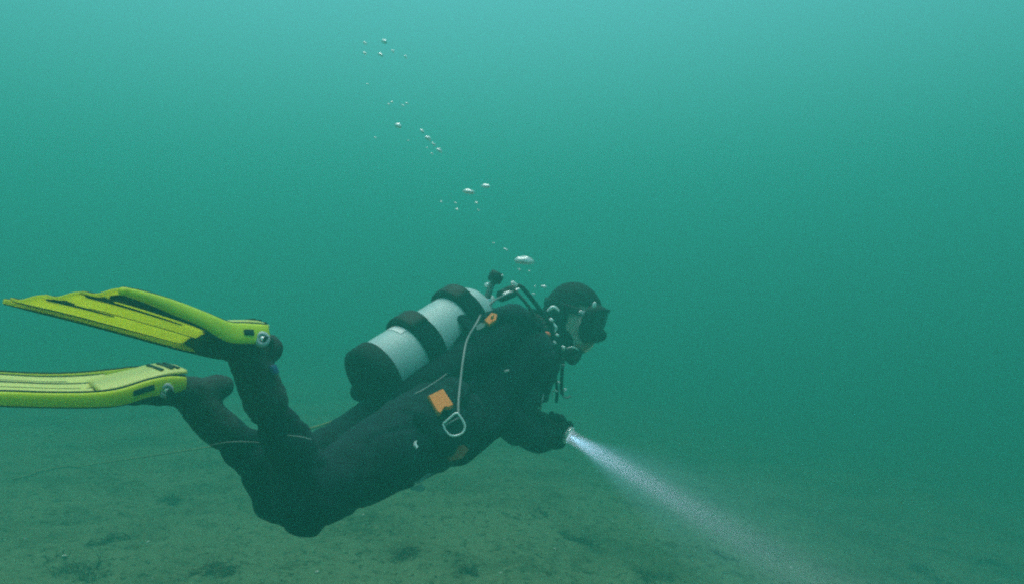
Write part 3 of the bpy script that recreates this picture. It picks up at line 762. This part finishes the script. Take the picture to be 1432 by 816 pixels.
MB().tube([V3(a) for a in spline([P(x, y, 2.36) for x, y in ((786, 551), (791, 556), (797, 554))], 10)], .0035, 8, True).build('clip', PALE, vest)
q_ = [V3(a) for a in spline([P(x, y, d_) for x, y, d_ in ((742, 440, 2.36), (758, 450, 2.33), (767, 478, 2.30), (770, 510, 2.29), (766, 540, 2.28), (762, 556, 2.27))], 90)]
MB().tube(q_, [.0115 + .0018 * math.sin(k * 1.57) for k in range(90)], 12, True).build('corrugated_hose', RUB, vest)
MB().tube([V3(a) for a in spline([P(x, y, d_) for x, y, d_ in ((715, 402, 2.33), (736, 424, 2.30), (752, 452, 2.28), (757, 490, 2.25), (752, 530, 2.23), (738, 566, 2.20))], 40)], .0055, 10).build('gauge_hose', RUB, vest)
for x, y, r_, m_ in ((771, 447, .006, CHROME), (779, 468, .005, CHROME), (768, 486, .005, PALE), (780, 508, .005, CHROME), (775, 528, .006, PALE), (781, 534, .004, CHROME), (788, 510, .004, PALE)):
    MB().ellipsoid(P(x, y, 2.33), V3((r_ * 1.2, 0, -r_ * .6)), V3((0, r_, 0)), V3((r_ * .5, 0, r_ * .9)), 12, 8).build('fitting', m_, vest)
strip([(758, 551), (755, 566), (754, 577), (757, 586)], .003, 'piping', PALE, .004)
MB().lathe(P(765, 468, 2.29), V3((-.15, -.95, .1)), [(-.012, .009), (0, .0115), (.006, .0105), (.009, .006), (.0095, 0)], 16).build('marker_light', RED, vest)

# ------------------------------------------------------------------ torch and its beam
torch = empty('dive_torch', LAMP, 'small lit dive torch held in the gloved hand of the diver', 'torch')
MB().lathe(LAMP - BEAM * .14, BEAM, [(0, .010), (.002, .016), (.020, .017), (.022, .0155), (.085, .0155), (.092, .018), (.105, .021), (.128, .022)], 28).build('barrel', RUB, torch)
MB().lathe(LAMP - BEAM * .012, BEAM, [(0, .024), (0, .0290), (.010, .0305), (.014, .0285), (.012, .0235), (.004, .020)], 32).build('bezel', STEEL, torch)
em = bpy.data.materials.new('lit_lens'); em.use_nodes = True
b_ = em.node_tree.nodes['Principled BSDF']; b_.inputs['Base Color'].default_value = (.3, .45, .45, 1); b_.inputs['Emission Color'].default_value = (.65, .9, 1.0, 1); b_.inputs['Emission Strength'].default_value = .25
MB().lathe(LAMP - BEAM * .006, BEAM, [(0, .0225), (.001, .022), (.0015, 0)], 28).build('lens', em, torch)
def spot(name, watts, cone, blend, rad, fwd):
    l = bpy.data.lights.new(name, 'SPOT'); l.energy = watts; l.spot_size = R(cone); l.spot_blend = blend; l.shadow_soft_size = rad; l.color = (1.0, .30, .50)
    o = bpy.data.objects.new(name, l); sc.collection.objects.link(o)
    o.location = LAMP + BEAM * fwd; o.rotation_euler = (-BEAM).to_track_quat('Z', 'Y').to_euler()
    bpy.context.view_layer.update(); put(o, torch)
l = bpy.data.lights.new('beam_lamp', 'AREA'); l.shape = 'DISK'; l.size = .050; l.energy = BEAM_W; l.spread = R(14); l.color = (1.0, .14, .25)
o = bpy.data.objects.new('beam_lamp', l); sc.collection.objects.link(o)
o.location = LAMP + BEAM * -.001; o.rotation_euler = (-BEAM).to_track_quat('Z', 'Y').to_euler()
bpy.context.view_layer.update(); put(o, torch)
spot('spill_lamp', SPILL_W, 46, 1.0, .008, .001)

# ------------------------------------------------------------------ line behind the diver
pts = [bed_hit(20, 672) + V3((0, 0, .01)), bed_hit(110, 655) + V3((0, 0, .012)), P(290, 625, 4.1), P(380, 612, 3.5), P(440, 597, 3.2), P(495, 577, 2.9), P(535, 556, 2.5)]
rp = [V3(a) for a in spline(pts, 90)]
for q in rp: q.z = max(q.z, bed_fine(q.x, q.y) + .008)
ln = MB().tube(rp, .0055, 8).build('guide_line', mat('weathered_rope', (.30, .24, .09), .9, noise_amt=.5, noise_scale=60))
tag(ln, 'thin brown rope trailing from the sea floor up behind the diver', 'rope')

# ------------------------------------------------------------------ exhaled bubbles
BUB = bpy.data.materials.new('air_bubble_film'); BUB.use_nodes = True
n_ = BUB.node_tree; b_ = n_.nodes['Principled BSDF']
b_.inputs['Base Color'].default_value = (.93, .97, .97, 1); b_.inputs['Metallic'].default_value = .45; b_.inputs['Roughness'].default_value = .35; b_.inputs['Specular IOR Level'].default_value = .9; b_.inputs['Coat Weight'].default_value = .6
tr_ = n_.nodes.new('ShaderNodeBsdfTransparent'); ms = n_.nodes.new('ShaderNodeMixShader'); lw = n_.nodes.new('ShaderNodeTexNoise'); lw.inputs['Scale'].default_value = 60
mr = n_.nodes.new('ShaderNodeMapRange'); mr.inputs['From Min'].default_value = .35; mr.inputs['From Max'].default_value = .6; mr.inputs['To Min'].default_value = .95; mr.inputs['To Max'].default_value = 1.0
tcx = n_.nodes.new('ShaderNodeTexCoord'); n_.links.new(tcx.outputs['Object'], lw.inputs['Vector'])
n_.links.new(lw.outputs['Fac'], mr.inputs['Value']); n_.links.new(mr.outputs['Result'], ms.inputs['Fac'])
tl_ = n_.nodes.new('ShaderNodeBsdfTranslucent'); ms2 = n_.nodes.new('ShaderNodeMixShader'); ms2.inputs[0].default_value = .25
n_.links.new(b_.outputs[0], ms2.inputs[1]); n_.links.new(tl_.outputs[0], ms2.inputs[2])
n_.links.new(tr_.outputs[0], ms.inputs[1]); n_.links.new(ms2.outputs[0], ms.inputs[2]); n_.links.new(ms.outputs[0], n_.nodes['Material Output'].inputs['Surface'])
BUB2 = BUB.copy(); BUB2.name = 'faint_bubble_film'
for q in BUB2.node_tree.nodes:
    if q.type == 'MAP_RANGE': q.inputs['To Min'].default_value = .45; q.inputs['To Max'].default_value = .9
def bubble(px, py, w_px, h_px, tilt, label, group, d=None):
    d = d or 2.55 + .0012 * (366 - py) * .6 + random.uniform(-.05, .05)
    a, h = w_px * .56 / F * d, h_px * .62 / F * d
    c = P(px, py, d); ax = V3((math.cos(R(tilt)), 0, -math.sin(R(tilt)))); up = V3((math.sin(R(tilt)), 0, math.cos(R(tilt))))
    mb = MB(); nu, nv = 18, 10; rr = []
    sd_ = random.uniform(0, 90)
    for i in range(nv + 1):
        t = math.pi * (i + .02 * (i == 0) - .02 * (i == nv)) / nv
        z = math.cos(t); k = math.sin(t)
        zz = h * (z if z > 0 else z * .45)                  # flattened underside, domed top
        ring = []
        for j in range(nu):
            q = 2 * math.pi * j / nu; e = 1 + .22 * noise.noise(V3((math.cos(q) * 1.7 + sd_, math.sin(q) * 1.7, t)))
            ring.append(c + up * zz * e + ax * (a * k * math.cos(q) * e) + V3((0, 1, 0)) * (a * .8 * k * math.sin(q) * e))
        rr.append(ring)
    rr.reverse()
    me = mb.rings(rr).mesh('air_bubble')
    for v in me.vertices: v.co -= c
    o = link(me, 'air_bubble', BUB if w_px > 6.5 else BUB2); o.location = c
    tag(o, label, 'bubble', group)
G_ = 'bubbles breathed out by the diver'
bubble(733, 366, 25, 13, 4, 'largest white bubble, just above the tank valve and head of the diver', G_)
bubble(655, 269, 15, 8, 8, 'flat white bubble, larger of the pair halfway up the bubble trail', G_)
bubble(679, 261, 11, 6, 6, 'flat white bubble, smaller and righthand one of the pair halfway up', G_)
bubble(557, 177, 9, 7, 20, 'round white bubble alone left of the slanting bubble row', G_)
bubble(590, 184, 7, 4, 40, 'uppermost bubble of the slanting row below the top cluster', G_)
bubble(598, 194, 9, 6, 30, 'largest bubble of the slanting row below the top cluster', G_)
bubble(606, 202, 7, 4, 30, 'small bubble third down the slanting row', G_)
bubble(614, 211, 8, 5, 30, 'lowest bubble of the slanting row below the top cluster', G_)
bubble(537, 59, 8, 6, 20, 'brightest round bubble of the topmost cluster', G_)
bubble(707, 349, 7, 3, 25, 'short bright streak of bubble left above the largest bubble', G_)
bubble(760, 401, 8, 4, 10, 'small bubble between the tank valve and the hood', G_)
for x, y, a, b, t, lb in (
    (510, 61, 6, 4, 30, 'tiny bubble at the upper left of the topmost cluster'), (510, 75, 6, 4, 30, 'tiny bubble at the lower left of the topmost cluster'),
    (532, 77, 8, 4, 25, 'slanted bubble right under the brightest one of the topmost cluster'), (549, 72, 5, 3, 30, 'tiny bubble just right of the brightest one in the topmost cluster'),
    (567, 80, 6, 3, 45, 'steeply slanted tiny bubble at the right end of the topmost cluster'), (514, 118, 4, 2, 40, 'faint speck of bubble alone beneath the left side of the topmost cluster'),
    (543, 146, 4, 2.6, 30, 'faint bubble, leftmost of four above the lone round bubble'), (548, 143, 4, 2.6, 30, 'faint bubble, second from left of four above the lone round bubble'),
    (563, 148, 5, 2.6, 30, 'faint bubble, third from left of four above the lone round bubble'), (569, 145, 5, 2.6, 10, 'faint bubble, rightmost of four above the lone round bubble'),
    (525, 193, 4, 2, 30, 'faint bubble low to the left of the lone round bubble'), (571, 197, 3, 2, 30, 'faint bubble between the lone round bubble and the slanting row'),
    (597, 207, 3, 2, 30, 'faint bubble tucked under the middle of the slanting row'), (604, 215, 4, 2, 30, 'faint bubble left under the lowest bubble of the slanting row'),
    (617, 282, 4, 2.4, 30, 'faint bubble farthest left below the pair of flat bubbles'), (637, 284, 4, 2.4, 20, 'faint bubble left below the larger flat bubble of the pair'),
    (639, 293, 5, 2.4, 20, 'lowest faint bubble left below the pair of flat bubbles'), (666, 284, 5, 3, 10, 'faint bubble between and below the pair of flat bubbles'),
    (669, 294, 4, 2, 20, 'lowest faint bubble right below the pair of flat bubbles'), (690, 340, 4, 2, 20, 'faint bubble up and left of the short bright streak'),
    (726, 377, 5, 2.4, 30, 'faint bubble under the left side of the largest bubble'), (740, 379, 4, 2, 20, 'faint bubble under the right side of the largest bubble'),
    (748, 401, 3, 2, 15, 'faint bubble just left of the small one beside the hood'), (746, 411, 5, 2.4, 15, 'faint bubble touching the hose between tank valve and hood')):
    bubble(x, y, a, b, t, lb, G_)

# ------------------------------------------------------------------ weed on the sea floor
WEED = [mat('brown_weed', (.110, .090, .028), .8, noise_amt=.5, noise_scale=30), mat('olive_weed', (.090, .100, .032), .8, noise_amt=.5, noise_scale=30)]
def weed(px, py, rx, h, nb, label, lean=0.0):
    base = bed_hit(px, py)
    root = empty('seaweed_tuft', base, label, 'seaweed', 'weed tufts on the sea floor')
    mb = MB(); sq = random.uniform(.3, 1.5); rot = random.uniform(0, 3.1); sub = [(random.gauss(0, rx * .95), random.gauss(0, rx * .8)) for _ in range(random.randint(3, 7))]
    for i in range(nb * 3):
        a = random.uniform(0, 6.28); q = random.choice(sub); r_ = abs(random.gauss(0, rx * .45))
        x, y = q[0] + math.cos(a) * r_, (q[1] + math.sin(a) * r_) * sq
        b = base + V3((x * math.cos(rot) - y * math.sin(rot), x * math.sin(rot) + y * math.cos(rot), 0)); b.z = bed_fine(b.x, b.y) - .004
        L = h * 1.5 * (.12 + .88 * random.random() ** 2.0); dr_ = V3((math.cos(a) * random.uniform(.2, 1.3) + lean, math.sin(a) * random.uniform(.2, 1.3), random.uniform(.1, 1.0))).normalized()
        side = dr_.cross(V3((random.uniform(-1, 1), random.uniform(-1, 1), .3))).normalized()
        rr = []
        wd = random.uniform(.0012, .0042)
        for k in range(6):
            g = k / 5; p = b + dr_ * (L * g) + V3((0, 0, -L * .45 * g * g)) + side * (.012 * math.sin(g * 6 + a))
            w_ = wd * (math.sin(math.pi * (.12 + .86 * g)) ** .7); up_ = side.cross(dr_).normalized() * .0009
            rr.append([p - side * w_, p + up_, p + side * w_, p - up_])
        mb.rings(rr)
    o = mb.build('fronds', random.choice(WEED), root); o['kind'] = 'stuff'
    rr = []                                                    # silt-covered clump that the fronds grow from
    for k in range(5):
        g = k / 4; rr.append([base + V3((math.cos(q) * rx * .35 * (1 - g * .85) * (1 + .5 * noise.noise(V3((math.cos(q) * 1.3 + px, math.sin(q) * 1.3, 0)))), math.sin(q) * rx * .3 * (1 - g * .85), -.008 + .020 * math.sin(g * 1.5))) for q in [2 * math.pi * j / 14 for j in range(14)]])
    MB().rings(rr).build('holdfast', WEED[0], root)
weed(300, 796, .045, .11, 60, 'dark brown weed tuft in front of the bent knees of the diver')
weed(108, 798, .05, .10, 60, 'low brown weed tuft nearest the bottom left corner', -.3)
weed(150, 756, .055, .09, 60, 'spreading brown weed tuft left of the dark tuft below the knees', .4)
weed(232, 702, .06, .09, 50, 'small faint weed tuft left of the knees, under the rope')
weed(568, 778, .035, .10, 55, 'dark upright weed tuft under the thigh of the diver')
weed(662, 802, .045, .09, 55, 'brown weed tuft at the bottom edge, right of the upright tuft', -.4)
weed(812, 756, .045, .08, 50, 'dark weed tuft under the torch hand, with a paler neighbour', .2)
weed(782, 744, .05, .06, 36, 'flat pale weed tuft just left of the dark one under the torch')
weed(912, 806, .05, .09, 55, 'brown weed tuft at the bottom edge below the torch beam', .3)
weed(760, 718, .05, .06, 30, 'faint far weed tuft below the gloved hand')
weed(1010, 778, .05, .06, 36, 'small weed tuft close under the torch beam')
weed(1290, 800, .12, .10, 90, 'wide dark weed patch near the bottom right corner')
weed(1378, 782, .08, .08, 50, 'faint weed tuft at the right edge of the sea floor')
# shells lying about
def shell_bit(px, py, r_, label, rot):
    c = bed_hit(px, py) + V3((0, 0, .003)); rr = []
    a = V3((math.cos(rot), math.sin(rot), .15)); b = V3((-math.sin(rot), math.cos(rot), .1))
    for k in range(6):
        g = k / 5; rr.append([c + a * (r_ * 1.25 * (1 - g) * math.cos(q) - r_ * .5 * g) + b * (r_ * (1 - g) * math.sin(q) * (1 + .04 * math.cos(q * 9))) + V3((0, 0, r_ * .75 * math.sin(g * 1.57))) for q in [2 * math.pi * j / 18 for j in range(18)]])
    tag(MB().rings(rr).build('clam_shell', mat('white_shell', (.62, .62, .52), .6, noise_amt=.2, noise_scale=60)), label, 'shell', 'shells on the sea floor')
shell_bit(443, 800, .009, 'small white shell below the knees of the diver', .4)
shell_bit(207, 758, .009, 'white shell right of the spreading brown weed tuft', 1.2)
shell_bit(508, 720, .008, 'white shell fragment just right of the lower knee', .2)
shell_bit(776, 768, .008, 'white shell left below the dark weed tuft under the torch', 2.0)
shell_bit(1106, 794, .012, 'white shell where the torch beam meets the sea floor', .7)
shell_bit(90, 779, .010, 'yellowish shell by the weed near the bottom left corner', 2.6)

# ------------------------------------------------------------------ specks drifting in the water
V, Fc = [], []
for i in range(1500):
    y = random.uniform(.9, 5.0); x = random.uniform(-.75, .75) * y; z = random.uniform(.12, CAM_H + .42 * y)
    if z < bed_z(x, y) + .05: continue
    r_ = (.0004 + .0011 * random.random() ** 4) * (y / 2.2); b = len(V)
    for q in ((1, 0, 0), (-1, 0, 0), (0, 1, 0), (0, -1, 0), (0, 0, .7), (0, 0, -.7)): V.append((x + q[0] * r_ * random.uniform(.6, 1.5), y + q[1] * r_, z + q[2] * r_))
    for f in ((0, 2, 4), (2, 1, 4), (1, 3, 4), (3, 0, 4), (2, 0, 5), (1, 2, 5), (3, 1, 5), (0, 3, 5)): Fc.append(tuple(b + k for k in f))
me = bpy.data.meshes.new('suspended_silt'); me.from_pydata(V, [], Fc); me.update()
tag(link(me, 'suspended_silt', mat('silt_speck', (.40, .44, .40), .8), smooth=False), 'tiny pale specks drifting in the water', 'silt', kind='stuff')
